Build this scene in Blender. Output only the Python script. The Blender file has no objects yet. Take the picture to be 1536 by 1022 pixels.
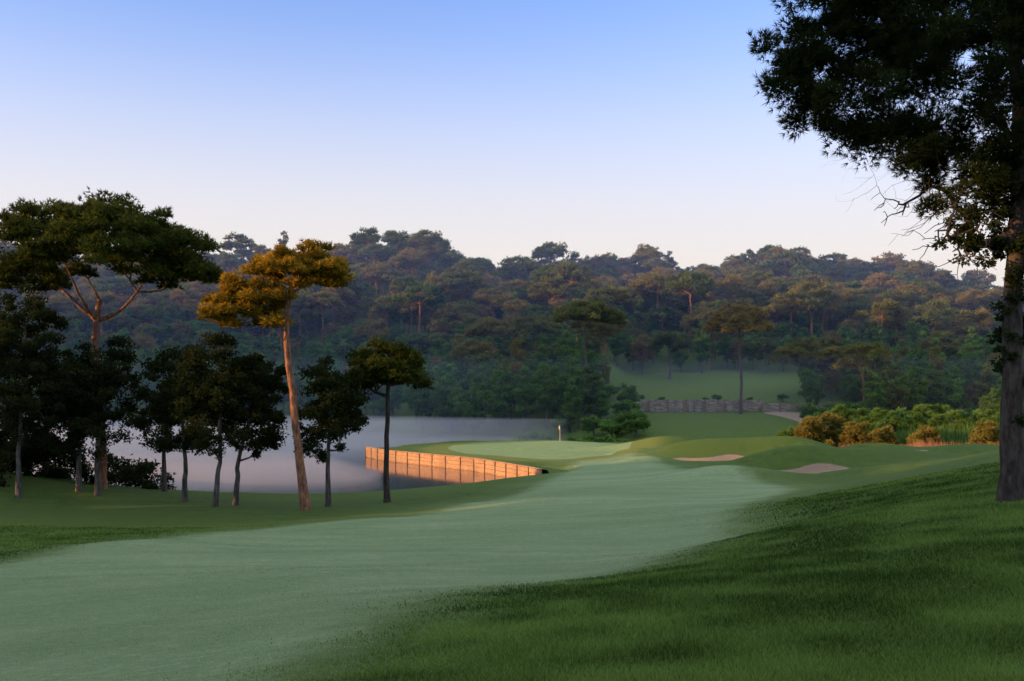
import bpy, bmesh, math, numpy as np
from mathutils import Vector
rng=np.random.default_rng(11)
scene=bpy.context.scene
scene.view_settings.view_transform='Standard'; scene.view_settings.look='None'; scene.view_settings.exposure=0; scene.view_settings.gamma=1
COL=scene.collection
EYE=8.0
TAN=0.09
SD=np.array([-0.951,-0.309]); PD=np.array([-0.309,0.951])
WZ=.18

# ------------------------------------------------------------ helpers
def sstep(a,b,x):
    t=np.clip((x-a)/(b-a),0,1); return t*t*(3-2*t)
def hash2(i,j,s):
    v=np.sin(i*127.1+j*311.7+s*74.7)*43758.5453
    return v-np.floor(v)
def vnoise(x,y,s=0):
    i=np.floor(x); j=np.floor(y); fx=x-i; fy=y-j
    fx=fx*fx*(3-2*fx); fy=fy*fy*(3-2*fy)
    a=hash2(i,j,s); b=hash2(i+1,j,s); c=hash2(i,j+1,s); d=hash2(i+1,j+1,s)
    return (a*(1-fx)+b*fx)*(1-fy)+(c*(1-fx)+d*fx)*fy-0.5
def catmull(P,closed=True,n=5):
    P=np.array(P,float); m=len(P); out=[]
    rngi=range(m) if closed else range(m-1)
    for i in rngi:
        if closed: p0,p1,p2,p3=P[(i-1)%m],P[i],P[(i+1)%m],P[(i+2)%m]
        else: p0,p1,p2,p3=P[max(i-1,0)],P[i],P[i+1],P[min(i+2,m-1)]
        for k in range(n):
            t=k/n
            out.append(0.5*((2*p1)+(-p0+p2)*t+(2*p0-5*p1+4*p2-p3)*t*t+(-p0+3*p1-3*p2+p3)*t**3))
    if not closed: out.append(P[-1])
    return np.array(out)
def dist_line(x,y,P,closed):
    d=np.full(x.shape,1e9); m=len(P)
    for i in range(m if closed else m-1):
        a=P[i]; b=P[(i+1)%m]; e=b-a; L=max(e@e,1e-9)
        t=np.clip(((x-a[0])*e[0]+(y-a[1])*e[1])/L,0,1)
        d=np.minimum(d,np.hypot(x-a[0]-t*e[0],y-a[1]-t*e[1]))
    return d
def inside(x,y,P):
    c=np.zeros(x.shape,bool); m=len(P)
    for i in range(m):
        a=P[i]; b=P[(i+1)%m]
        if a[1]==b[1]: continue
        cond=((a[1]>y)!=(b[1]>y))&(x<(b[0]-a[0])*(y-a[1])/(b[1]-a[1])+a[0])
        c^=cond
    return c
def sdpoly(x,y,P):
    d=dist_line(x,y,P,True); return np.where(inside(x,y,P),d,-d)

def mk_mesh(name,V,faces,mats=(),midx=None,attrs=None,smooth=False):
    me=bpy.data.meshes.new(name)
    V=np.ascontiguousarray(V,dtype=np.float32)
    me.vertices.add(len(V)); me.vertices.foreach_set("co",V.ravel())
    faces=[np.asarray(f,dtype=np.int32) for f in faces if len(f)]
    tot=sum(f.size for f in faces); nf=sum(len(f) for f in faces)
    me.loops.add(tot); me.loops.foreach_set("vertex_index",np.concatenate([f.ravel() for f in faces]))
    me.polygons.add(nf)
    lt=np.concatenate([np.full(len(f),f.shape[1],np.int32) for f in faces])
    ls=np.concatenate([[0],np.cumsum(lt)[:-1]]).astype(np.int32)
    me.polygons.foreach_set("loop_start",ls); me.polygons.foreach_set("loop_total",lt)
    if midx is not None: me.polygons.foreach_set("material_index",np.asarray(midx,np.int32))
    me.polygons.foreach_set("use_smooth",np.full(nf,smooth))
    for m in mats: me.materials.append(m)
    me.update(calc_edges=True)
    if attrs:
        for k,v in attrs.items():
            a=me.attributes.new(k,'FLOAT','POINT'); a.data.foreach_set("value",np.asarray(v,np.float32))
    return me
def add_obj(name,me,parent=None,loc=(0,0,0)):
    o=bpy.data.objects.new(name,me); COL.objects.link(o); o.location=loc
    if parent: o.parent=parent
    return o
def empty(name,loc=(0,0,0)):
    return add_obj(name,None,None,loc)

# ------------------------------------------------------------ materials
class NT:
    def __init__(s,name):
        s.m=bpy.data.materials.new(name); s.m.use_nodes=True; s.t=s.m.node_tree
        s.t.nodes.clear(); s.out=s.n('ShaderNodeOutputMaterial')
    def n(s,typ,**kw):
        nd=s.t.nodes.new(typ)
        for k,v in kw.items(): setattr(nd,k,v)
        return nd
    def l(s,a,b): s.t.links.new(a,b)
    def val(s,x,sock):
        if isinstance(x,(int,float,tuple)): sock.default_value=x if not isinstance(x,tuple) or len(x)==4 or sock.type=='VECTOR' else (*x,1)
        else: s.l(x,sock)
    def mix(s,f,a,b,mode='MIX'):
        nd=s.t.nodes.new('ShaderNodeMix'); nd.data_type='RGBA'; nd.blend_type=mode
        s.val(f,nd.inputs[0]); s.val(a,nd.inputs[6]); s.val(b,nd.inputs[7]); return nd.outputs[2]
    def math(s,op,a,b=0.0,c=0.0):
        nd=s.t.nodes.new('ShaderNodeMath'); nd.operation=op
        s.val(a,nd.inputs[0]); s.val(b,nd.inputs[1]); s.val(c,nd.inputs[2]); return nd.outputs[0]
    def ramp(s,v,a,b,lo=0.0,hi=1.0):
        nd=s.t.nodes.new('ShaderNodeMapRange'); nd.interpolation_type='SMOOTHSTEP'
        s.val(v,nd.inputs[0]); nd.inputs[1].default_value=a; nd.inputs[2].default_value=b
        nd.inputs[3].default_value=lo; nd.inputs[4].default_value=hi; return nd.outputs[0]
    def noise(s,scale,detail=3,rough=.55,stretch=None,dist=0.0,rot=.35):
        tc=s.n('ShaderNodeNewGeometry'); v=tc.outputs['Position']
        if stretch:
            mp=s.n('ShaderNodeMapping'); mp.inputs['Scale'].default_value=stretch; mp.inputs['Rotation'].default_value=(0,0,rot); s.l(v,mp.inputs[0]); v=mp.outputs[0]
        nd=s.n('ShaderNodeTexNoise'); nd.inputs['Scale'].default_value=scale
        nd.inputs['Detail'].default_value=detail; nd.inputs['Roughness'].default_value=rough; nd.inputs['Distortion'].default_value=dist
        s.l(v,nd.inputs['Vector']); return nd.outputs['Fac']
    def attr(s,name):
        nd=s.n('ShaderNodeAttribute'); nd.attribute_name=name; return nd.outputs['Fac']

def leaf_mat(name,dark,light,rand=0.0,warm=None,trans=0.3):
    t=NT(name)
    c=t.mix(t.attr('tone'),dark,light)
    if rand>0:
        oi=t.n('ShaderNodeObjectInfo')
        c=t.mix(t.math('MULTIPLY',oi.outputs['Random'],rand),c,warm or light)
    d=t.n('ShaderNodeBsdfDiffuse'); t.l(c,d.inputs[0])
    tr=t.n('ShaderNodeBsdfTranslucent'); t.l(c,tr.inputs[0])
    mx=t.n('ShaderNodeMixShader'); mx.inputs[0].default_value=trans
    t.l(d.outputs[0],mx.inputs[1]); t.l(tr.outputs[0],mx.inputs[2]); t.l(mx.outputs[0],t.out.inputs[0])
    return t.m
def bark_mat(name,a,b,sc=6.0):
    t=NT(name)
    n=t.noise(sc,5,.7,stretch=(1,1,.28)); c=t.mix(t.ramp(n,.35,.65),a,b)
    p=t.n('ShaderNodeBsdfPrincipled'); t.l(c,p.inputs['Base Color']); p.inputs['Roughness'].default_value=.95
    bp=t.n('ShaderNodeBump'); bp.inputs['Strength'].default_value=1; bp.inputs['Distance'].default_value=.06
    t.l(n,bp.inputs['Height']); t.l(bp.outputs[0],p.inputs['Normal']); t.l(p.outputs[0],t.out.inputs[0])
    return t.m
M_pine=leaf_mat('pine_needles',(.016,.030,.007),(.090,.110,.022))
M_pine_g=leaf_mat('pine_needles_sun_tint',(.04,.05,.007),(.50,.30,.03))  # orange sunlight is mixed into the needle colour
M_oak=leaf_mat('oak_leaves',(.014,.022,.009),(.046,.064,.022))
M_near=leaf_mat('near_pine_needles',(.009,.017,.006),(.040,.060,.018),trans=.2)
M_farpine=leaf_mat('forest_pine_needles',(.020,.048,.014),(.13,.21,.048),.55,(.30,.19,.07))
M_farleaf=leaf_mat('forest_broad_leaves',(.038,.095,.02),(.17,.33,.06),.6,(.07,.14,.04))
M_bush=leaf_mat('bush_leaves',(.10,.10,.025),(.28,.25,.06))
M_bushg=leaf_mat('bush_leaves_green',(.04,.09,.02),(.15,.27,.065))
M_reed=leaf_mat('reed_blades',(.20,.10,.055),(.50,.25,.14))
M_grass=leaf_mat('grass_blades',(.024,.055,.010),(.17,.28,.06),trans=.4)
M_dew=leaf_mat('dewy_fairway_blades',(.15,.23,.10),(.42,.53,.30),trans=.3)
M_bark=bark_mat('pine_bark',(.07,.035,.022),(.30,.145,.075))
M_barkg=bark_mat('grey_bark',(.03,.027,.024),(.11,.10,.09))
M_barkd=bark_mat('dark_bark',(.012,.010,.008),(.065,.052,.042),9)

# ------------------------------------------------------------ layout
WALL=catmull([(-20,136),(-16.5,128),(-12,121),(-8,115),(-4.5,110),(-1.5,103),(1.2,96),(2.6,92)],False,4)
SHORE=[(2.6,92),(-1.5,90),(-5,87.5),(-10,84),(-18,81),(-26,80),(-36,81),(-50,92),(-75,100),(-130,110),(-160,150),(-150,205),(-120,230),(-70,236),(-35,230),(-12,212),(2,196),(14,182),(20,170),(12,160),(-4,156),(-14,150),(-19,143),(-20,136)]
SHORE=catmull(SHORE,False,3)
LAKE=np.vstack([WALL,SHORE[1:-1]])
FAIR=catmull([(-45,28),(-30,30),(-20,32),(-16.4,33),(-15.2,39),(-13,46),(-9,50),(-4.6,53.7),(-2.5,59),(.8,69),(3.2,80),(4.8,88),(6.5,98),(9,107),(12.5,103),(13.6,92),(14.5,80),(17.8,67),(16,58),(10.8,48),(7,34),(2.8,24.5),(-1.6,19),(-2.6,14.5),(-4.0,11),(-7,7),(-20,3),(-45,5)])
GREEN=catmull([(3.5,105),(-2,112),(-7,121),(-8,131),(-3,139),(5,143),(12,141),(15.5,132),(14.5,120),(11,109),(7,104)])
PATH=catmull([(54,213.5),(61,213.5),(62.5,206),(63,196),(60,190),(55,188),(57,196),(56,205)])
SAND=[(21.8,98.6,6.6,1.3),(22.5,77.6,3.9,1.3),(18.5,114.5,3.6,1.2),(36,91,2.2,1.0)]
MOUND=[(20.5,104,8,3.2,1.9),(30,104,5.5,3,1.7),(22.8,82,5.5,2.8,1.7),(16.0,73,5.0,2.2,1.05),(19,120,6,3,1.7),(34,95.5,5,2.8,1.6),(42,92,6,4,1.4),(31,82,6,3,1.2),(27,111,8,4,1.5),(13.0,95.5,2.8,2.2,.7),(27,94.0,3.2,1.6,.3),(27,73,3,1.8,.4),(14,110.5,3,1.8,.8),(-2,47,5,2,.25),(3,40,6,2,.28),(-13,37,4,3,.35),(-6,27,5,1.6,.2),(9,66,5,2.2,.3),(2,58,5,2.5,.25)]
CTRL=np.array([
(0,0,6.2),(-8,0,5.6),(10,0,6.3),(4.6,9,5.5),(0,10,5.1),(-3.2,13,4.5),(-7.5,14.6,4.0),(-16,14,3.6),(-2.8,18.6,4.2),(2.1,23.7,3.8),(6.6,32.6,3.3),(11,48.5,2.8),(17.3,60,2.6),
(6.4,17.9,5.1),(9.7,27,4.9),(12.5,25,5.5),(20,25,6.4),(15.4,36,4.7),(20,40,5.1),(27,60,4.5),(34,70,4.2),(30,45,5.8),(40,60,6),(45,85,3.2),(12,12,6.1),(20,10,6.8),
(-16.4,32,2.6),(-15,38.7,2.3),(-13.5,46,2.0),(-9,50,1.8),(-4.6,53.7,1.7),(-2.7,58.8,1.75),(1,69.7,1.7),(2.9,82,1.7),(5.4,87,1.75),(7,100,1.8),(-1.4,30,3.1),(-11,42,2.1),(4.2,72,1.9),(6,60,2.1),(3,45,2.4),
(-36,70,2.6),(-32,65,1.6),(-28,68,1.6),(-22,67,1.05),(-19,64,1.05),(-13,62.6,1.0),(-8.4,67,1.05),(-19.5,51,1.5),(-28,48,1.9),(-12,76,.8),(-20,77,.8),(-5,80,1.0),(-30,77,1.3),(-35,40,2.6),(-30,20,3.3),(-50,60,3.2),(-50,30,3.4),
(-20,137,1.6),(-12,122,1.6),(-4,112,1.6),(2,100,1.6),(4,94,1.65),(5,110,1.8),(6.6,137,2.2),(0,130,2.0),(12,125,2.1),(5,148,1.9),(15,150,1.6),(30,130,1.6),(40,120,1.5),(62,120,1.5),(22,120,1.8),(20,90,2.1),(20,75,2.2),(36,90,2.3),(28,75,2.8),(55,105,2.0),(60,90,3.0),(70,70,5),(40,150,1.2),(60,150,1.2),(24,65,3.0)],float)
_c=5.0
_A=np.sqrt((CTRL[:,None,0]-CTRL[None,:,0])**2+(CTRL[:,None,1]-CTRL[None,:,1])**2+_c*_c)
n_=len(CTRL); _B=np.zeros((n_+1,n_+1)); _B[:n_,:n_]=_A; _B[:n_,n_]=1; _B[n_,:n_]=1
_w=np.linalg.solve(_B,np.append(CTRL[:,2],0))
def near_h(x,y):
    out=np.full(x.shape,_w[-1])
    for i in range(n_): out+=_w[i]*np.sqrt((x-CTRL[i,0])**2+(y-CTRL[i,1])**2+_c*_c)
    return out
RB=[-1.2,-.6,-.45,-.3,-.22,-.085,-.02,.055,.12,.165,.25,.30,.36,.42,.46,.50,.6,1.2]
RZ=[60,56,54,54,57,60,58,57,56,51,54,52,48,46,43,39,34,30]
def far_h(x,y):
    b=x/np.maximum(y,60); R=np.interp(b,RB,RZ)
    y0=np.interp(b,[-.4,-.15,0,.1,.6],[236,232,195,185,175])
    t=np.clip((y-y0)/(430-y0),0,1)
    z=1.2+(R-1.2)*t**1.08
    z=z+ (vnoise(x/45,y/45,3)*13+vnoise(x/18,y/18,5)*5)*sstep(0,.3,t)
    back=np.clip(y-436,0,None); z=np.maximum(z-back*.22,-2)
    m=sstep(.085,.12,b)*(1-sstep(.33,.38,b))
    lw=np.interp(y,[170,188,214.4,215.2,240,262],[1.2,2.6,5.4,7.3,11.5,15.5])
    lw=lw+vnoise(x/14,y/14,8)*.8*sstep(217,225,y)
    m=m*(1-sstep(262,290,y))
    z=z*(1-m)+lw*m
    return z
def land_h(x,y):
    a=near_h(x,y)
    wf=sstep(148,172,y); wl=np.maximum(sstep(52,80,-x),sstep(72,100,x)); wb=sstep(10,40,-y)
    side=np.where(y<172,2.5+0*x,far_h(x,y))+vnoise(x/30,y/30,2)*1.5
    a=a*(1-wl)+side*wl; a=a*(1-wb)+5.5*wb
    return a*(1-wf)+far_h(x,y)*wf
def sand_sd(x,y):
    s=np.full(x.shape,-9.)
    for cx,cy,rx,ry in SAND:
        r=np.hypot((x-cx)/rx,(y-cy+0.4*np.sin((x-cx)*1.1+cy))/ry)
        s=np.maximum(s,(1-r)*ry)
    return s
def height(x,y,trench=True):
    x=np.asarray(x,float); y=np.asarray(y,float)
    L=land_h(x,y)
    for cx,cy,rx,ry,a in MOUND: L=L+a*np.exp(-((x-cx)/rx)**2-((y-cy)/ry)**2)
    near=(1-sstep(140,170,y))
    L=L+(vnoise(x/7,y/7,1)*.28+vnoise(x/3,y/3,4)*.08)*near
    L=L-.3*sstep(0,.6,sand_sd(x,y))
    ds=dist_line(x,y,SHORE,False); ins=inside(x,y,LAKE)
    f=sstep(-.5,5,ds)
    low=-1.8*sstep(0,3,ds)-.15
    out=np.where(ins,low,L*f+.22*(1-f))
    if trench:
        dw=dist_line(x,y,WALL,False)
        out=np.where((dw<.75)&(ds>1.0),np.minimum(out,-.15),out)
    return out
def hgt(x,y): return float(height(np.array([x]),np.array([y]))[0])

# ------------------------------------------------------------ ground sheet
xs=np.unique(np.round(np.concatenate([np.linspace(-3000,-600,9),np.linspace(-600,-130,30),np.arange(-130,-42,3.),np.arange(-42,66,.42),np.arange(66,150,3.),np.linspace(150,600,28),np.linspace(600,3000,9)]),3))
ys=np.unique(np.round(np.concatenate([np.linspace(-1500,-40,10),np.arange(-40,4,3.),np.arange(4,160,.42),np.arange(160,213,1.5),np.arange(213,217,.4),np.arange(217,280,2.),np.arange(280,470,5.),np.linspace(475,900,20),np.linspace(950,4000,10)]),3))
X,Y=np.meshgrid(xs,ys); xf=X.ravel(); yf=Y.ravel()
Z=height(xf,yf); ny,nx=X.shape
idx=np.arange(nx*ny).reshape(ny,nx)
F=np.stack([idx[:-1,:-1],idx[:-1,1:],idx[1:,1:],idx[1:,:-1]],-1).reshape(-1,4)
t=NT('grass_ground')
sf=t.attr('sd_fair'); sg=t.attr('sd_green'); ss=t.attr('sd_sand'); sp=t.attr('sd_path')
n1=t.noise(.12,4,.6); n2=t.noise(1.2,5,.65); n3=t.noise(14,4,.7); n4=t.noise(.35,4,.6,stretch=(.35,1.3,1),dist=.6); n5=t.noise(60,2,.6)
n6=t.noise(5,5,.7,stretch=(.6,1.4,1))
rough=t.mix(t.ramp(n2,.3,.7),(.048,.090,.018),(.092,.158,.034))
rough=t.mix(t.ramp(n1,.35,.65),rough,(.076,.132,.028))
rough=t.mix(t.ramp(n3,.35,.7,0,.6),rough,(.115,.185,.045))
semi=t.mix(t.ramp(n4,.3,.7),(.095,.160,.045),(.145,.220,.07))
semi=t.mix(t.ramp(n6,.35,.7,0,.5),semi,(.075,.135,.035))
fair=t.mix(t.ramp(n4,.32,.66),(.22,.325,.165),(.32,.43,.24))
fair=t.mix(t.ramp(n1,.4,.65,0,.6),fair,(.22,.33,.15))
fair=t.mix(t.ramp(n3,.3,.75,0,.55),fair,(.14,.225,.095))
fair=t.mix(t.ramp(n6,.45,.75,0,.6),fair,(.39,.49,.31))
fair=t.mix(t.ramp(t.noise(.10,2,.5,stretch=(.25,3,1),rot=-.12),.42,.6,0,.28),fair,(.165,.255,.11))
fair=t.mix(t.ramp(t.noise(.7,3,.7,stretch=(.3,2.2,1),rot=.15),.52,.66,0,.35),fair,(.155,.255,.11))
green=t.mix(t.ramp(n2,.3,.7),(.21,.31,.13),(.27,.38,.17))
sand=t.mix(t.ramp(n3,.3,.7),(.28,.205,.15),(.39,.30,.22))
w=t.math('ADD',sf,t.math('MULTIPLY',t.math('SUBTRACT',n2,.5),2.4))
c=t.mix(t.ramp(w,-4.6,-1.0),rough,semi)
c=t.mix(t.ramp(w,-1.2,1.0),c,fair)
c=t.mix(t.ramp(sg,-5,-2.0),c,t.mix(.5,semi,(.22,.24,.05)))  # sunlit yellow put into the turf colour around the green
c=t.mix(t.ramp(sg,-.1,.15),c,green)
c=t.mix(t.ramp(ss,-.05,.1),c,sand)
c=t.mix(t.ramp(sp,-.2,.2),c,(.30,.25,.21))
c=t.mix(t.ramp(n5,.3,.7,0,.5),c,t.mix(1.0,c,(.45,.5,.4),'MULTIPLY'))
p=t.n('ShaderNodeBsdfPrincipled'); t.l(c,p.inputs['Base Color']); p.inputs['Roughness'].default_value=.9; p.inputs['Specular IOR Level'].default_value=.1
bp=t.n('ShaderNodeBump'); bp.inputs['Strength'].default_value=.9; bp.inputs['Distance'].default_value=.06
t.l(t.math('ADD',n3,n5),bp.inputs['Height']); t.l(bp.outputs[0],p.inputs['Normal']); t.l(p.outputs[0],t.out.inputs[0])
M_ground=t.m
me=mk_mesh('ground',np.stack([xf,yf,Z],-1),[F],[t.m],attrs={'sd_fair':sdpoly(xf,yf,FAIR),'sd_green':sdpoly(xf,yf,GREEN),'sd_sand':sand_sd(xf,yf),'sd_path':sdpoly(xf,yf,PATH)},smooth=True)
add_obj('ground',me)

# ------------------------------------------------------------ lake + mist
def prism(name,poly,z0,z1,mat):
    n=len(poly); V=np.vstack([np.c_[poly,np.full(n,z0)],np.c_[poly,np.full(n,z1)]])
    bm=bmesh.new(); vs=[bm.verts.new(v) for v in V]
    bm.faces.new(vs[:n][::-1]); bm.faces.new(vs[n:])
    for i in range(n):
        j=(i+1)%n; bm.faces.new((vs[i],vs[j],vs[n+j],vs[n+i]))
    bmesh.ops.recalc_face_normals(bm,faces=bm.faces)
    bmesh.ops.triangulate(bm,faces=bm.faces)
    me=bpy.data.meshes.new(name); bm.to_mesh(me); bm.free(); me.materials.append(mat); return add_obj(name,me)
t=NT('lake_water')
p=t.n('ShaderNodeBsdfPrincipled'); p.inputs['Base Color'].default_value=(.03,.045,.06,1); p.inputs['Roughness'].default_value=.07; p.inputs['IOR'].default_value=1.33
bp=t.n('ShaderNodeBump'); bp.inputs['Strength'].default_value=.08; bp.inputs['Distance'].default_value=.05
t.l(t.noise(1.1,3,.5,stretch=(.4,1.4,1)),bp.inputs['Height']); t.l(bp.outputs[0],p.inputs['Normal']); t.l(p.outputs[0],t.out.inputs[0])
bm=bmesh.new(); vs=[bm.verts.new((a,b,WZ)) for a,b in LAKE]; f=bm.faces.new(vs)
bmesh.ops.triangulate(bm,faces=bm.faces)
for f in bm.faces:
    f.normal_update()
    if f.normal.z<0: f.normal_flip()
mw=bpy.data.meshes.new('lake'); bm.to_mesh(mw); bm.free(); mw.materials.append(t.m); add_obj('lake',mw)
def vol(name,dens,col,g=.3):
    t=NT(name); v=t.n('ShaderNodeVolumeScatter'); v.inputs['Color'].default_value=(*col,1); v.inputs['Density'].default_value=dens; v.inputs['Anisotropy'].default_value=g
    t.l(v.outputs[0],t.out.inputs['Volume']); return t.m
prism('lake_mist',catmull([(-14,88),(-20,84),(-30,83.5),(-38,86),(-60,98),(-120,115),(-150,150),(-140,200),(-100,226),(-60,230),(-30,222),(-12,205),(4,188),(10,176),(0,164),(-16,156),(-27,142),(-24,128),(-18,113),(-13,100)],True,3),WZ+.05,1.0,vol('mist_low',.024,(.84,.87,1)))
prism('lake_mist',catmull([(-26,140),(-40,120),(-60,108),(-120,118),(-150,150),(-140,200),(-100,226),(-60,230),(-30,222),(-12,205),(4,188),(10,176),(0,164),(-16,156)],True,3),WZ+.08,4.6,vol('mist_high',.014,(.84,.87,1)))
box=lambda x0,x1,y0,y1:np.array([(x0,y0),(x1,y0),(x1,y1),(x0,y1)],float)
prism('valley_haze',box(-420,430,170,520),-6.1,16,vol('haze_low',.0010,(.50,.64,1),.3))
prism('valley_haze',box(-430,440,178,530),-7.3,66,vol('haze_high',.00075,(.33,.50,1),.3))

# ------------------------------------------------------------ timber retaining wall
def boxes(name,items,mat,parent=None):
    V=[];Fq=[]
    for (c,u,hw,hd,z0,z1) in items:
        u=np.array(u); v=np.array([-u[1],u[0]]); b=len(V)
        for z in (z0,z1):
            for sx,sy in((-1,-1),(1,-1),(1,1),(-1,1)):
                q=np.array(c)+u*hw*sx+v*hd*sy; V.append((q[0],q[1],z))
        Fq+=[(b,b+3,b+2,b+1),(b+4,b+5,b+6,b+7)]+[(b+i,b+(i+1)%4,b+4+(i+1)%4,b+4+i) for i in range(4)]
    me=mk_mesh(name,np.array(V),[Fq],[mat]); return add_obj(name,me,parent)
def wood(name,a,b,sc):
    t=NT(name); n=t.noise(sc,4,.6,stretch=(1,1,4)); n0=t.noise(.5,2)
    c=t.mix(t.ramp(n,.3,.7),a,b); c=t.mix(t.ramp(n0,.4,.7,0,.4),c,tuple(.6*k for k in a))
    p=t.n('ShaderNodeBsdfPrincipled'); t.l(c,p.inputs['Base Color']); p.inputs['Roughness'].default_value=.85; t.l(p.outputs[0],t.out.inputs[0]); return t.m
M_tim=wood('wall_timber',(.25,.15,.08),(.44,.28,.16),2.5); M_post=wood('wall_post',(.14,.09,.05),(.24,.16,.10),3)
def walk(P,step):
    seg=np.hypot(*np.diff(P,axis=0).T); s=np.r_[0,np.cumsum(seg)]; n=int(s[-1]/step)
    q=np.linspace(0,s[-1],n+1); return np.c_[np.interp(q,s,P[:,0]),np.interp(q,s,P[:,1])]
tw=empty('timber_retaining_wall')
pts=walk(WALL,3.0); boards=[];posts=[];caps=[]
for i in range(len(pts)-1):
    a,b=pts[i],pts[i+1]; u=(b-a)/np.linalg.norm(b-a); nrm=np.array([u[1],-u[0]]); 
    if nrm[0]>0: nrm=-nrm
    L=np.linalg.norm(b-a)/2
    for k in range(5):
        off=-.1+rng.uniform(-.02,.02)
        boards.append(((a+b)/2+nrm*off,u,L-.02,.09,-.6+k*.43,-.6+k*.43+.41+rng.uniform(-.01,.005)))
    posts.append((a+nrm*.02,u,.08,.06,-.8,1.58+rng.uniform(-.03,.03)))
    caps.append(((a+b)/2-nrm*.12,u,L-.01,.16,1.56,1.63))
boxes('boards',boards,M_tim,tw); boxes('posts',posts,M_post,tw); boxes('capping',caps,M_tim,tw)
# turf laid up to the back of the wall
P=walk(WALL,1.0); tg_=np.gradient(P,axis=0); tg_/=np.linalg.norm(tg_,axis=1,keepdims=True); nb=np.c_[-tg_[:,1],tg_[:,0]]
nb=np.where(nb[:,:1]<0,-nb,nb); V=[]
offs=[.22,.7,1.3,1.9]
for i in range(len(P)):
    for k,o_ in enumerate(offs):
        q=P[i]+nb[i]*o_; g_=float(height(np.array([q[0]]),np.array([q[1]]),False)[0])
        V.append((q[0],q[1],[max(1.585,min(g_,1.7)),max(g_+.03,1.5),g_+.03,g_-.12][k]))
V=np.array(V); m_=len(P); ii=np.arange(m_*4).reshape(m_,4)
Fq=np.stack([ii[:-1,:-1],ii[1:,:-1],ii[1:,1:],ii[:-1,1:]],-1).reshape(-1,4)
nv=len(V); add_obj('turf_edge',mk_mesh('turf_edge',V,[Fq],[M_ground],attrs={'sd_fair':sdpoly(V[:,0],V[:,1],FAIR),'sd_green':sdpoly(V[:,0],V[:,1],GREEN),'sd_sand':np.full(nv,-9.),'sd_path':np.full(nv,-9.)},smooth=True),tw)

# far stone walls
M_stone=wood('wall_stone',(.12,.105,.09),(.34,.30,.24),.8)
def stone_wall(x0,x1,y,z1,bot=4.6):
    e=empty('stone_wall'); it=[];xx=x0
    while xx<x1:
        w=rng.uniform(1.2,2.0)
        zz=bot
        while zz<z1:
            hh=rng.uniform(.4,.6); it.append(((xx+w/2,y+.02*(xx-x0)+rng.uniform(-.06,.06)),(1,0.0),w/2-.03,.3,zz,min(zz+hh-.03,z1+rng.uniform(-.06,.1)))); zz+=hh
        xx+=w
    boxes('blocks',it,M_stone,e)
    boxes('posts',[((k,y-.42),(1,0),.12,.1,bot,z1+.15) for k in np.arange(x0,x1,4.)],M_post,e)
stone_wall(25.5,53,214.2,8.0); stone_wall(53.8,67,214.6,7.2)

# ------------------------------------------------------------ flagstick
fl=empty('flagstick',(6.6,137,hgt(6.6,137)))
def cyl(name,r0,r1,z0,z1,mat,parent,n=10):
    a=np.linspace(0,2*np.pi,n,endpoint=False)
    V=np.vstack([np.c_[r0*np.cos(a),r0*np.sin(a),np.full(n,z0)],np.c_[r1*np.cos(a),r1*np.sin(a),np.full(n,z1)]])
    Fq=[(i,(i+1)%n,n+(i+1)%n,n+i) for i in range(n)]
    return add_obj(name,mk_mesh(name,V,[Fq,[list(range(n,2*n))]],[mat]),parent)
def flat(name,c,r=.6):
    t=NT(name); p=t.n('ShaderNodeBsdfPrincipled'); n=t.noise(8,3); t.l(t.mix(t.ramp(n,.3,.7,0,.25),(*c,1),tuple(.7*k for k in c)+(1,)),p.inputs['Base Color']); p.inputs['Roughness'].default_value=r
    t.l(p.outputs[0],t.out.inputs[0]); return t.m
cyl('pole',.035,.025,0,2.3,flat('pole_paint',(.6,.5,.3)),fl)
g=[];Fq=[]
for i in range(9):
    for j in range(7):
        s=i/8; g.append((-.05-s*.10-.04*np.sin(j+s*5),.06*np.sin(s*7+j*.8),2.27-s*.12-(j/6)*.62*(1-.15*s)))
for i in range(8):
    for j in range(6):
        k=i*7+j; Fq.append((k,k+1,k+8,k+7))
add_obj('flag',mk_mesh('flag',np.array(g),[Fq],[flat('flag_cloth',(.75,.65,.35))],smooth=True),fl)

# ------------------------------------------------------------ tree machinery
def unit(n,r=rng):
    v=r.normal(size=(n,3)); return v/np.linalg.norm(v,axis=1,keepdims=True)
def foliage(C,R,tufts,k,L,wd,up=.4,spread=.9,shell=.35,flatbot=0.0):
    C=np.asarray(C,float); n=len(C); R=np.asarray(R,float)
    if R.ndim==1: R=np.c_[R,R,R*.7]
    ci=np.repeat(np.arange(n),tufts); m=len(ci)
    d=unit(m); 
    if flatbot>0: d[:,2]=np.where(d[:,2]<-flatbot,-flatbot*rng.random(m),d[:,2])
    P=C[ci]+R[ci]*d*(rng.random(m)**shell)[:,None]*(1+.25*rng.normal(size=(m,1))*.6)
    a=d+np.array([0,0,up])+.3*rng.normal(size=(m,3)); a/=np.linalg.norm(a,axis=1,keepdims=True)
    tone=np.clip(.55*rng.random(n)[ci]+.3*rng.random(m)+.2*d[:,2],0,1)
    P=np.repeat(P,k,0); a=np.repeat(a,k,0); tone=np.repeat(tone,k); M=len(P)
    nd=a+spread*unit(M); nd/=np.linalg.norm(nd,axis=1,keepdims=True)
    sd=np.cross(nd,unit(M)); sd/=np.linalg.norm(sd,axis=1,keepdims=True)+1e-9
    Ls=(L*rng.uniform(.6,1.25,M))[:,None]; ww=wd*rng.uniform(.7,1.2,M)[:,None]
    V=np.stack([P-sd*ww/2,P+sd*ww/2,P+nd*Ls],1).reshape(-1,3)
    return V,np.arange(3*M).reshape(-1,3),np.repeat(tone,3)
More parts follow.
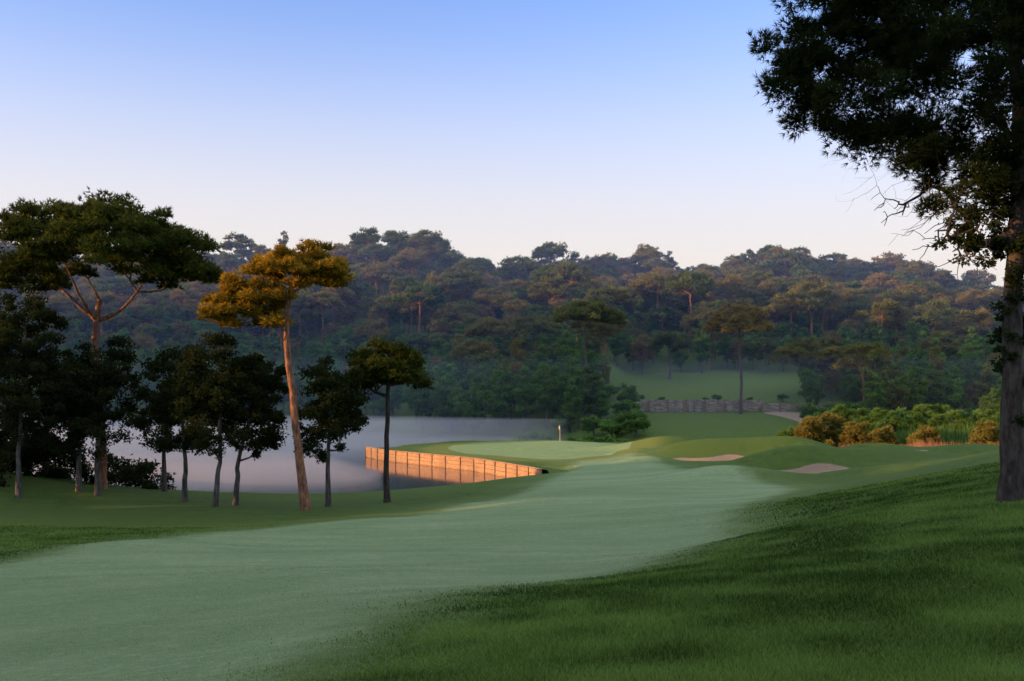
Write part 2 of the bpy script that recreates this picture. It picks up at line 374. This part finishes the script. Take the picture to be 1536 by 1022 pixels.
def skeleton(trunk,tr,targets,start,sag=.0,tip=.025,expo=2.3,jit=.12,bare=(),rise=.25):
    N=[np.array(p,float) for p in trunk]; par=[-1]+list(range(len(trunk)-1)); ok=[i>=start for i in range(len(trunk))]
    base=N[start]; T=list(targets)+list(bare); nt=len(targets)
    order=np.argsort([np.linalg.norm(np.array(q)-base) for q in T])
    for oi in order:
        q=np.array(T[oi],float); A=np.array(N); rs=rise if oi<nt else -.55
        d=np.linalg.norm(A-q,axis=1)+1.6*np.clip(A[:,2]-q[2]+rs*np.hypot(A[:,0]-q[0],A[:,1]-q[1]),0,None)*(.8)
        if oi>=nt: d=d+1.2*np.clip(q[2]+.35*np.hypot(A[:,0]-q[0],A[:,1]-q[1])-A[:,2],0,None)
        d[~np.array(ok)]=1e9; j=int(np.argmin(d)); p=N[j]; D=np.linalg.norm(q-p)
        ns=max(2,int(D/.7)); ns=min(ns,8)
        cp=(p+q)/2+np.array([0,0,-sag*D])+rng.normal(size=3)*D*jit
        last=j
        for s in range(1,ns+1):
            u=s/ns; pt=(1-u)**2*p+2*u*(1-u)*cp+u*u*q+ (rng.normal(size=3)*.03*D/ns if s<ns else 0)
            N.append(pt); par.append(last); ok.append(True); last=len(N)-1
    n=len(N); r=np.zeros(n); acc=np.zeros(n)
    for i in range(n-1,-1,-1):
        r[i]=max(acc[i]**(1/expo),tip)
        if par[i]>=0: acc[par[i]]+=r[i]**expo
    for i in range(len(trunk)): r[i]=max(tr[i],min(r[i],tr[i]*1.1))
    for i in range(len(trunk),n):
        r[i]=min(r[i],r[par[i]]*.85)
    return np.array(N),np.array(par),r
def tubes(N,par,r,nt,sides=6):
    n=len(N); ch=np.arange(1,n); ch=ch[par[1:]>=0]; p=par[ch]
    d=N[ch]-N[p]; L=np.linalg.norm(d,axis=1,keepdims=True)+1e-9; d=d/L
    ref=np.where(np.abs(d[:,2:3])>.9,np.array([[1.,0,0]]),np.array([[0,0,1.]]))
    a=np.cross(d,ref); a/=np.linalg.norm(a,axis=1,keepdims=True); b=np.cross(d,a)
    rc=r[ch]; rp=np.where((ch>=nt)&(p<nt),np.minimum(r[p],rc*1.5),np.where(ch>=nt,np.minimum(r[p],rc*1.35),r[p]))
    th=np.linspace(0,2*np.pi,sides,endpoint=False)
    ring=a[:,None,:]*np.cos(th)[None,:,None]+b[:,None,:]*np.sin(th)[None,:,None]
    V0=N[p][:,None,:]-d[:,None,:]*rp[:,None,None]*.15+ring*rp[:,None,None]; V1=N[ch][:,None,:]+ring*rc[:,None,None]
    V=np.concatenate([V0,V1],1).reshape(-1,3); m=len(ch); base=np.arange(m)[:,None]*2*sides
    i=np.arange(sides); j=(i+1)%sides
    Fq=np.stack([base+i,base+j,base+sides+j,base+sides+i],-1).reshape(-1,4)
    return V,Fq
def trunk_line(p0,pts,n=14,flare=1.35,r0=.3,r1=.12,wob=.02):
    P=catmull([p0]+list(pts),False,6); s=np.linspace(0,len(P)-1,n)
    Q=np.stack([np.interp(s,np.arange(len(P)),P[:,k]) for k in range(3)],-1)
    Q[1:]+=rng.normal(size=(n-1,3))*wob*np.array([1,1,0])
    u=np.linspace(0,1,n); r=r0+(r1-r0)*u; r=r*(1+(flare-1)*np.exp(-u*12))
    return Q,r
def tree(name,trunk,tr,C,R,start,leafm,barkm,fol,sag=0.,bare=(),parent_obj=True,sides=7,tip=.025,extra=None,jit=.12,rise=.25):
    N,par,r=skeleton(trunk,tr,C,start,sag,tip=tip,bare=bare,jit=jit,rise=rise)
    V,Fq=tubes(N,par,r,len(trunk),sides)
    base=np.array(trunk[0]); 
    fv,ff,ft=foliage(C,R,**fol)
    if extra is not None:
        ev,ef,et=extra; ff=np.vstack([ff,ef+len(fv)]); fv=np.vstack([fv,ev]); ft=np.r_[ft,et]
    if not parent_obj:
        V=V-base; fv=fv-base
        return mk_mesh(name,np.vstack([V,fv]),[Fq,ff+len(V)],[barkm,leafm],midx=np.r_[np.zeros(len(Fq)),np.ones(len(ff))],attrs={'tone':np.r_[np.zeros(len(V)),ft]})
    e=empty(name,tuple(base))
    add_obj('trunk_and_limbs',mk_mesh(name+'_wood',V-base,[Fq],[barkm],smooth=True),e)
    add_obj('crown',mk_mesh(name+'_crown',fv-base,[ff],[leafm],attrs={'tone':ft}),e)
    return e
def dome(c,rad,H,n,lo=.35,ry=None):
    ry=ry or rad; out=[]
    while len(out)<n:
        r=math.sqrt(rng.random()); a=rng.random()*2*math.pi
        rr=r*(1+.10*math.sin(3*a+c[0])+.06*math.sin(5*a+2*c[1]))
        z=H*math.sqrt(max(0,1-r*r))*rng.uniform(lo,1)
        out.append(np.array([c[0]+rad*rr*math.cos(a),c[1]+ry*rr*math.sin(a),c[2]+z]))
    return np.array(out)
def ball(c,r,n,shell=.5):
    d=unit(n); return np.array(c)+d*np.array(r)*(rng.random(n)**shell)[:,None]

PF=dict(tufts=75,k=6,L=.34,wd=.085,up=.7,spread=.9,shell=.45,flatbot=.35)
# umbrella pine (left)
b=(-28.9,70,hgt(-28.9,70)-.15)
T,r=trunk_line(b,[(-28.9,70,6),(-29.2,70,9.5),(-29.3,70,12.5),(-29,70,15.0)],r0=.38,r1=.2)
C=dome((-28.6,70,16.6),7.3,5.4,190,.62)
C=np.vstack([C,dome((-23.6,69,16.0),2.8,2.2,28,.3),dome((-34.5,71,15.8),2.6,2.4,26,.3),dome((-28,66,16.4),4,2.4,20,.4)])
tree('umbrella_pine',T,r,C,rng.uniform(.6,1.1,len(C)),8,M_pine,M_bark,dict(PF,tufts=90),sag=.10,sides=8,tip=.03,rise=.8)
# leaning pine, sunlit
b=(-12.95,62.6,hgt(-12.95,62.6)-.15)
T,r=trunk_line(b,[(-13.4,62.6,4.5),(-13.75,62.6,8),(-14.2,62.6,12.4),(-13.9,62.6,15.2)],r0=.30,r1=.15)
C=np.vstack([ball((-16.5,62.6,14.5),(2.6,2.4,1.7),50,.6),ball((-13.3,62.6,16.4),(3.0,2.7,1.3),75,.6),ball((-18.0,62,13.2),(1.1,1.2,.7),12),ball((-15.3,62.6,12.8),(1.3,1.3,.3),5),ball((-11.2,62,15.5),(.9,1.2,.7),10)])
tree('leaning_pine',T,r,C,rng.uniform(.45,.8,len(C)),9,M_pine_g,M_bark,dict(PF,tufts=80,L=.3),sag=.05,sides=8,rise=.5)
# small pine
b=(-8.4,67,hgt(-8.4,67)-.15)
T,r=trunk_line(b,[(-8.45,67,4),(-8.35,67,8),(-8.3,67,10.5)],r0=.22,r1=.1)
C=np.vstack([dome((-8.3,67,8.7),2.6,3.2,80,.2),ball((-10.2,67,9.6),(.8,.8,.7),6)])
tree('pine_tree',T,r,C,rng.uniform(.5,.85,len(C)),8,M_pine,M_barkd,dict(PF,tufts=90,L=.3),rise=.4)
# oaks
OF=dict(tufts=100,k=3,L=.17,wd=.12,up=.2,spread=1.5,shell=.6)
def oak(x,y,top,cx,cz,rad,nc,lean=0,name='oak_tree',r0=.2,cr=(.35,.8),m=M_oak):
    b=(x,y,hgt(x,y)-.15)
    T,r=trunk_line(b,[(x+lean*.3,y,b[2]+1.8),(x+lean*.7,y,b[2]+3.4),(cx,y,cz),(cx,y,cz+rad[2]*.6)],r0=r0,r1=.06,wob=.02)
    C=ball((cx,y,cz),rad,nc,.5)
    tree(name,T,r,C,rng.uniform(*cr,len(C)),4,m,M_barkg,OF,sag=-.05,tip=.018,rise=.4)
oak(-22.0,67,0,-22.3,8.3,(2.7,2.4,3.9),110)
oak(-19.1,64,0,-18.8,8.3,(2.8,2.4,3.8),125,.5)
oak(-18.2,65.5,0,-16.9,8.0,(2.5,2.3,3.6),105,.4)
oak(-12.0,65,0,-11.8,7.5,(2.4,2.2,3.7),105)
oak(-32.2,65,0,-31.8,10.4,(3.0,2.6,5.0),130)
oak(-29.6,68,0,-30.4,7.6,(2.4,2.3,3.6),90)
oak(-27.9,67,0,-27.3,8.4,(2.3,2.2,4.2),110)
oak(-36,67,0,-36,11,(3,2.5,5.5),110)
oak(-34.6,74,0,-34.4,7,(3,2.5,4),90)
oak(-25.5,73,0,-25.3,6.6,(2.0,2,3),50)
# undergrowth by the left bank
C=[]
for _ in range(130):
    x=rng.uniform(-46,-26.5); y=rng.uniform(72,79); C.append((x,y,hgt(x,y)+rng.uniform(0,1.6+(-x-26)*.12)))
for _ in range(60):
    x=rng.uniform(-46,-34); y=rng.uniform(66,74); C.append((x,y,hgt(x,y)+rng.uniform(0,3.5)))
C=np.array(C); v,f,tn=foliage(C,rng.uniform(.6,1.1,len(C)),120,3,.2,.15,.2,1.5,.6)
add_obj('undergrowth',mk_mesh('undergrowth',v,[f],[M_oak],attrs={'tone':tn}))

# big pine at right, close
b=(12.55,25,hgt(12.55,25)-.2)
T,r=trunk_line(b,[(12.55,25,8),(12.6,25,11),(12.75,25,14),(12.6,25,18),(12.8,25,21.5)],n=26,r0=.29,r1=.12,flare=1.45,wob=.015)
C=ball((12.9,25,17.9),(6.0,5.4,5.0),600,.5)
keep=(C[:,2]>13.0+0*C[:,0])|(C[:,0]>11)
keep&=~((C[:,0]<10.6)&(C[:,2]<18.0-(C[:,0]-6.0)*1.15))
keep&=(C[:,0]<17.5)
C=C[keep]
C=np.vstack([C,ball((7.0,25,16.4),(.9,1.2,1.0),24),ball((7.7,25,15.3),(.9,1.2,.6),14),ball((8.9,25,14.7),(1.0,1,.5),13),ball((10,25,14.3),(1.1,1.2,.6),14),ball((9.5,25,17),(1.8,2,1.7),46),ball((8.2,25,18),(1.2,1.5,1.0),20),ball((11.3,25,13.4),(1.1,1.2,.8),18)])
bare=[(8.9+rng.uniform(-.9,2.8),25+rng.uniform(-2,2),0) for _ in range(260)]
bare=[(q[0],q[1],13.9-(q[0]-8.3)*.80+rng.uniform(-.3,.9)) for q in bare]
iv=[]
for z in np.arange(7.5,15,.16):
    k=2 if z>10.5 else 1
    for _ in range(k):
        a=rng.random()*6.28; rr=.3 if z<10.5 else rng.uniform(.25,.6); iv.append((12.62+rr*math.cos(a),25+rr*math.sin(a),z))
iv+= [tuple(q) for q in ball((11.8,25,12.1),(1.0,.7,.9),30)]+[tuple(q) for q in ball((12.9,25.3,9.7),(.7,.6,.5),12)]
iv=np.array(iv); ex=foliage(iv,rng.uniform(.12,.3,len(iv)),60,2,.09,.07,.0,1.6,.6)
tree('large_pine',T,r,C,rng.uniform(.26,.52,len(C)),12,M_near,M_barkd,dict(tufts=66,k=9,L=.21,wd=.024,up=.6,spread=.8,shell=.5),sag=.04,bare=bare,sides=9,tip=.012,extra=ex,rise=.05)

# ------------------------------------------------------------ forest prototypes (instanced)
def proto_pine(s,rad,H,top,nc,tu=34,L=.6,wd=.24,m=M_farpine,spread=1.1):
    T,r=trunk_line((0,0,-1),[(.2*s,0,top*.35),(-.2*s,.1,top*.6),(0,0,top-H*.6)],n=10,r0=.25,r1=.1)
    C=dome((0,0,top-H),rad,H,nc,.15)
    return tree('p',T,r,C,rng.uniform(.8,1.35,len(C)),6,m,M_bark,dict(tufts=tu,k=4,L=L,wd=wd,up=.6,spread=spread,shell=.4,flatbot=.3),parent_obj=False,sides=4,tip=.05,rise=.4)
def proto_leaf(rad,cz,nc,tu=40,L=.42,wd=.32,m=M_farleaf):
    T,r=trunk_line((0,0,-1),[(.1,0,cz*.5),(0,.1,cz),(0,0,cz+rad[2]*.6)],n=9,r0=.2,r1=.06)
    C=ball((0,0,cz),rad,nc,.45)
    return tree('p',T,r,C,rng.uniform(.6,1.1,len(C)),3,m,M_barkg,dict(tufts=tu,k=3,L=L,wd=wd,up=.3,spread=1.4,shell=.5),parent_obj=False,sides=4,tip=.04)
PR={'pa':proto_pine(1,4.6,4.4,12.5,50),'pb':proto_pine(-1,3.8,4.2,11.5,40),'pc':proto_pine(.5,5.4,4.0,13.5,60),
    'la':proto_leaf((3.2,3.2,4.4),6.4,52),'lb':proto_leaf((2.4,2.4,5.2),7.0,44),'lc':proto_leaf((3.6,3.4,3.6),5.2,50),
    'sh':proto_leaf((2.4,2.2,1.3),1.2,20),'cy':proto_leaf((1.8,1.8,5.5),8.5,34,m=M_farpine),
    'ol':proto_leaf((3.3,3.3,4.0),6.0,50,m=M_farpine)}
forest=empty('forest')
plant={k:[] for k in PR}
def put(k,x,y,s,z=None): plant[k].append((x,y,(hgt(x,y) if z is None else z)-.2,s))
cand=[]; cell=5.9
gy=np.arange(188,462,cell)
for y in gy:
    for x in np.arange(-.62*y,.62*y,cell):
        cand.append((x+rng.uniform(-.45,.45)*cell,y+rng.uniform(-.45,.45)*cell))
cand=np.array(cand); dl=sdpoly(cand[:,0],cand[:,1],LAKE); zz=height(cand[:,0],cand[:,1])
bb=cand[:,0]/cand[:,1]
for (x,y),d,z,b in zip(cand,dl,zz,bb):
    if d>-2.5: continue
    if y<258 and .095<b<.30 and not (b<.12 and y<212): continue
    if .095<b<.345 and y<205: continue
    low=1-sstep(10,28,z)
    u=rng.random()
    s=rng.uniform(.7,1.15)
    if y<192 and u<.6: continue
    if y>395: s*=rng.choice([.7,.9,1.1,1.3],p=[.3,.35,.25,.1])
    if rng.random()<low*.85+.08:
        k=rng.choice(['la','lb','lc','cy','ol'],p=[.28,.27,.2,.1,.15])
        put(k,x,y,s*(.95 if z<8 else .9),z)
    elif rng.random()<.36:
        put(rng.choice(['ol','lc','la'],p=[.6,.2,.2]),x,y,s*.85,z)
    else:
        k=rng.choice(['pa','pb','pc'],p=[.36,.32,.32]); put(k,x,y,s*rng.choice([.85,1.,1.25]),z)
for b in np.arange(-.5,.56,.0085):
    y=440+rng.uniform(-6,6); put(rng.choice(['ol','lc']),b*y,y,rng.uniform(.75,1.05))
for _ in range(260):
    b=rng.uniform(-.55,.6); y=rng.uniform(176,240); x=b*y
    if .105<b<.30: continue
    if sdpoly(np.array([x]),np.array([y]),LAKE)[0]>-1: continue
    put('sh',x,y,rng.uniform(.7,1.4))
for px_b,y in [(.08,172),(.1,170),(.06,176),(.04,180),(.12,181),(.02,186),(.11,190),(.115,200),(.10,180),(.125,176),(.118,186)]: put('sh',px_b*y,y,rng.uniform(.8,1.2))
for px_b,y,s in [(-.065,214,1.15),(-.04,206,1.1),(-.015,203,1.2),(.012,200,1.0),(.035,198,1.1),(-.09,222,1.2),(.06,192,.8),(.09,195,.7)]: put('la' if s>1.05 else 'lb',px_b*y,y,s)
for x in np.arange(23,70,2.4):
    if rng.random()<.5: put('sh',x,216.8,rng.uniform(.3,.55))
for s in (1.5,): put('cy',-.228*428,428,s)
put('ol',-.214*430,430,1.2); put('ol',-.09*430,430,1.5); put('ol',.24*428,428,1.5); put('pc',-.075*432,432,1.2)
# ------------------------------------------------------------ unseen wooded ridge at left, added and shaped to block the low sun
UH=[(-80,34),(0,28),(45,22),(54,17),(60,12),(66,12),(70,17),(74,19),(78,17),(82,11),(86,1),(136,1),(142,18),(160,40),(200,54),(250,57),(300,53),(350,49),(410,46),(480,48),(560,46)]
ug=np.arange(-80,561,4.); tg=np.array([-40,-32,-22,-12,0,12,24,40,60,90])
prof=np.array([0,.15,.5,.85,1,1,.9,.7,.4,0])
HU=np.interp(ug,*zip(*UH)); hillV=[]
def hbase(u,H): return max(H-(6 if u<56 else 11),0)
for i,u in enumerate(ug):
    T0=66+.2*max(u,0)
    for j,tt in enumerate(tg):
        q=PD*u+SD*(T0+tt); g=hbase(u,HU[i])
        hillV.append((q[0],q[1],-1.5+ (3.5 if g==0 else 3.5+max(g-2,0))*prof[j]+ (vnoise(q[0]/9,q[1]/9,6)*1.6)*prof[j]))
a,b_=len(ug),len(tg); idx=np.arange(a*b_).reshape(a,b_)
Fh=np.stack([idx[:-1,:-1],idx[1:,:-1],idx[1:,1:],idx[:-1,1:]],-1).reshape(-1,4)
t=NT('shade_hill_scrub'); pp=t.n('ShaderNodeBsdfDiffuse'); t.l(t.mix(t.noise(.5,4),(.03,.06,.02),(.09,.12,.05)),pp.inputs[0]); t.l(pp.outputs[0],t.out.inputs[0])
add_obj('hill',mk_mesh('hill',np.array(hillV),[Fh],[t.m],smooth=True))
for u in np.arange(-78,556,4.0):  # added trees on the shading ridge, breaking up its shadow edge
    H=np.interp(u,*zip(*UH)); g=hbase(u,H)
    if H<8: continue
    T0=66+.2*max(u,0)
    for tt in (-14,-7,0,7):
        uu=u+rng.uniform(-2,2); q=PD*uu+SD*(T0+tt+rng.uniform(-3,3))
        pz=-1.5+(3.5+max(g-2,0))*np.interp(tt,tg,prof)
        sc=min(1,(H+1)/13)*rng.uniform(.65,.95)
        plant[rng.choice(['la','lc','ol','pa','pc'])].append((q[0],q[1],pz,sc))
for k,L in plant.items():
    if not L: continue
    A=np.array(L); n=len(A); th=rng.random(n)*6.283; s=A[:,3]/2
    V=np.zeros((n,4,3))
    for c_,(sx,sy) in enumerate(((-1,-1),(1,-1),(1,1),(-1,1))):
        V[:,c_,0]=A[:,0]+s*(sx*np.cos(th)-sy*np.sin(th)); V[:,c_,1]=A[:,1]+s*(sx*np.sin(th)+sy*np.cos(th)); V[:,c_,2]=A[:,2]
    o=add_obj('tree_positions_'+k,mk_mesh('tree_positions_'+k,V.reshape(-1,3),[np.arange(4*n).reshape(-1,4)]),forest)
    o.instance_type='FACES'; o.use_instance_faces_scale=True; o.show_instancer_for_render=False; o.show_instancer_for_viewport=False
    add_obj('tree_type_'+k,PR[k],o)
print('planted',sum(len(v) for v in plant.values()))

# individual pines on the far bank
def midpine(b,y,top,rad,H,name='pine_tree',m=M_farpine,nc=60):
    x=b*y; z=hgt(x,y)-.2
    T,r=trunk_line((x,y,z),[(x+.3,y,z+(top-z)*.35),(x-.2,y,z+(top-z)*.6),(x,y,top-H*.7)],n=12,r0=.36,r1=.16)
    C=dome((x,y,top-H),rad,H,nc,.35)
    tree(name,T,r,C,rng.uniform(.9,1.4,len(C)),7,m,M_barkg,dict(tufts=70,k=4,L=.5,wd=.22,up=.6,spread=1.1,shell=.4,flatbot=.3),sag=.08,sides=6,tip=.05,rise=.5)
midpine(.0737,205,28.5,6.8,5,nc=90)
midpine(.229,211,28.0,6.6,6,nc=90)
midpine(.3055,222,21.8,8.2,6,nc=120)
midpine(.326,228,19,5.5,4)
midpine(.158,250,25,5,4)

# bushes near the bunkers, and reeds
def bush(b,y,h,w,m,name='bush',L=.26,wd=.09):
    x=b*y; z=hgt(x,y)
    C=[(x+rng.normal()*w*.42,y+rng.normal()*w*.35,0) for _ in range(80)]
    C=np.array([(q[0],q[1],z+.2+rng.random()**.8*h*.85*max(.25,1-((q[0]-x)/w)**2)) for q in C])
    T,r=trunk_line((x,y,z-.2),[(x,y,z+.3),(x+.1,y,z+h*.35)],n=5,r0=.08,r1=.04)
    tree(name,T,r,C,rng.uniform(.35,.65,len(C)),2,m,M_barkd,dict(tufts=95,k=4,L=L,wd=wd,up=.9,spread=.9,shell=.5),tip=.012,sides=4)
for b,y,h,w,m in [(.300,116,4.8,2.2,M_bush),(.318,118,5.8,2.8,M_bush),(.345,114,4.2,2.0,M_bush),(.372,113,3.6,1.8,M_bush),(.415,110,3.4,2.0,M_bush),(.478,106,3.8,2.2,M_bush),
                  (.33,134,6.8,3.5,M_bushg),(.372,130,6.2,4.0,M_bushg),(.405,130,5.4,3.5,M_bushg),(.44,126,6,4,M_bushg),(.475,124,5.9,4,M_bushg),(.51,122,5.6,4,M_bushg),(.28,140,3,2.5,M_bushg),(.35,150,6,4,M_bushg),(.42,148,7,5,M_bushg),(.5,142,7,5,M_bushg)]:
    bush(b,y,h,w,m)
def blades(name,x,y,hh,ww,mat,lean=.25):
    n=len(x); z=height(x,y); a=rng.random(n)*6.283
    s=np.c_[np.cos(a),np.sin(a),np.zeros(n)]*(ww/2)[:,None]; P=np.c_[x,y,z-.01]
    tip=P+np.c_[rng.normal(size=n)*lean*hh,rng.normal(size=n)*lean*hh,hh]
    V=np.stack([P-s,P+s,tip],1).reshape(-1,3)
    return add_obj(name,mk_mesh(name,V,[np.arange(3*n).reshape(-1,3)],[mat],attrs={'tone':np.repeat(np.clip(rng.random(n)*.75+vnoise(x/.9,y/.9,7)*.7+vnoise(x/2.7,y/2.7,19)*.5+vnoise(x/6,y/6,9)*.5+.12,0,1),3)}))
n=30000; b=rng.uniform(.33,.53,n); y=rng.uniform(98,118,n); x=b*y
hn=vnoise(x/3.5,y/3,12)+.5; k=hn>.35; x,y,hn=x[k],y[k],hn[k]
blades('reeds',x,y,rng.uniform(.4,1.0,len(x))*(.4+2.6*(hn-.3)),np.full(len(x),.07),M_reed,.2)
n=14000; b=rng.uniform(.36,.56,n); y=rng.uniform(116,137,n); x=b*y
hn=vnoise(x/4,y/4,15)+.5; k=hn>.3; x,y,hn=x[k],y[k],hn[k]
blades('reeds',x,y,rng.uniform(2.0,4.2,len(x))*(.5+hn*.7),np.full(len(x),.12),M_bushg,.12)

# foreground grass blades: longer rough, clipped dewy fairway
n=600000; b=rng.uniform(-.56,.56,n); y=7*(50/7)**rng.random(n); x=b*y
sdv=sdpoly(x,y,FAIR); k=sdv<-1.6+1.1*rng.normal(size=n)
blades('rough_grass',x[k],y[k],rng.uniform(.04,.10,k.sum())*(1+.8*vnoise(x[k]/.7,y[k]/.7,3))*(.45+.55*sstep(0,-4,sdv[k])),.0012*y[k]+.003,M_grass,.45)
n=420000; b=rng.uniform(-.56,.40,n); y=9*(50/9)**rng.random(n); x=b*y
sdv=sdpoly(x,y,FAIR); k=(sdv>-.3+.8*rng.normal(size=n))&(vnoise(x/.5,y/.5,21)+vnoise(x/2.5,y/1.4,22)>-.25+.5*rng.normal(size=n))
blades('fairway_grass',x[k],y[k],rng.uniform(.012,.028,k.sum()),.0009*y[k]+.002,M_dew,.6)

# ------------------------------------------------------------ light
ELEV=math.atan(TAN)
w=bpy.data.worlds.new('World'); scene.world=w; w.use_nodes=True; nt=w.node_tree; nt.nodes.clear()
def N(t_): return nt.nodes.new(t_)
sky=N('ShaderNodeTexSky'); sky.sky_type='NISHITA'; sky.sun_disc=False; sky.sun_elevation=ELEV; sky.sun_rotation=math.radians(252); sky.altitude=100; sky.air_density=1.0; sky.dust_density=1.0; sky.ozone_density=2.0
tint=N('ShaderNodeMix'); tint.data_type='RGBA'; tint.blend_type='MULTIPLY'; tint.inputs[0].default_value=1; tint.inputs[7].default_value=(.46,.44,.62,1)
nt.links.new(sky.outputs[0],tint.inputs[6])
tc=N('ShaderNodeTexCoord'); sx=N('ShaderNodeSeparateXYZ'); nt.links.new(tc.outputs['Generated'],sx.inputs[0])
mr=N('ShaderNodeMapRange'); mr.interpolation_type='SMOOTHSTEP'; mr.inputs[1].default_value=.40; mr.inputs[2].default_value=.10; mr.inputs[3].default_value=0; mr.inputs[4].default_value=.97
nt.links.new(sx.outputs['Z'],mr.inputs[0])
hz=N('ShaderNodeMix'); hz.data_type='RGBA'; hz.inputs[7].default_value=(.92,.85,.82,1)
nt.links.new(mr.outputs[0],hz.inputs[0]); nt.links.new(tint.outputs[2],hz.inputs[6])
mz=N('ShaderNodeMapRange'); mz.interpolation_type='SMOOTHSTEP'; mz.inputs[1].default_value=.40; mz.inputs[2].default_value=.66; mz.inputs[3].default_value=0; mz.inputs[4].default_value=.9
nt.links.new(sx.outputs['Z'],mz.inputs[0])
zn=N('ShaderNodeMix'); zn.data_type='RGBA'; zn.inputs[7].default_value=(1.12,1.12,1.16,1)  # pale zenith added above the view to lift ambient light
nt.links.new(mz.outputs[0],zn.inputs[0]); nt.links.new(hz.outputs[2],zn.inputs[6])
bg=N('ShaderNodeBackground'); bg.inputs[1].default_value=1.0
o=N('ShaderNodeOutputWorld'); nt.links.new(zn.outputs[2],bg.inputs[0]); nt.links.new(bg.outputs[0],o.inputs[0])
sl=bpy.data.lights.new('sun','SUN'); sl.energy=8.0; sl.angle=math.radians(.5); sl.color=(1,.50,.19)
so=add_obj('sun',sl); so.rotation_euler=Vector((-SD[0],-SD[1],-TAN)).to_track_quat('-Z','Y').to_euler()
cam=bpy.data.cameras.new('camera'); cam.lens=35; cam.sensor_width=36; cam.shift_y=89/1536; cam.clip_end=6000; cam.clip_start=.1
co=add_obj('camera',cam); co.location=(0,0,EYE); co.rotation_euler=(math.radians(90),0,0); scene.camera=co
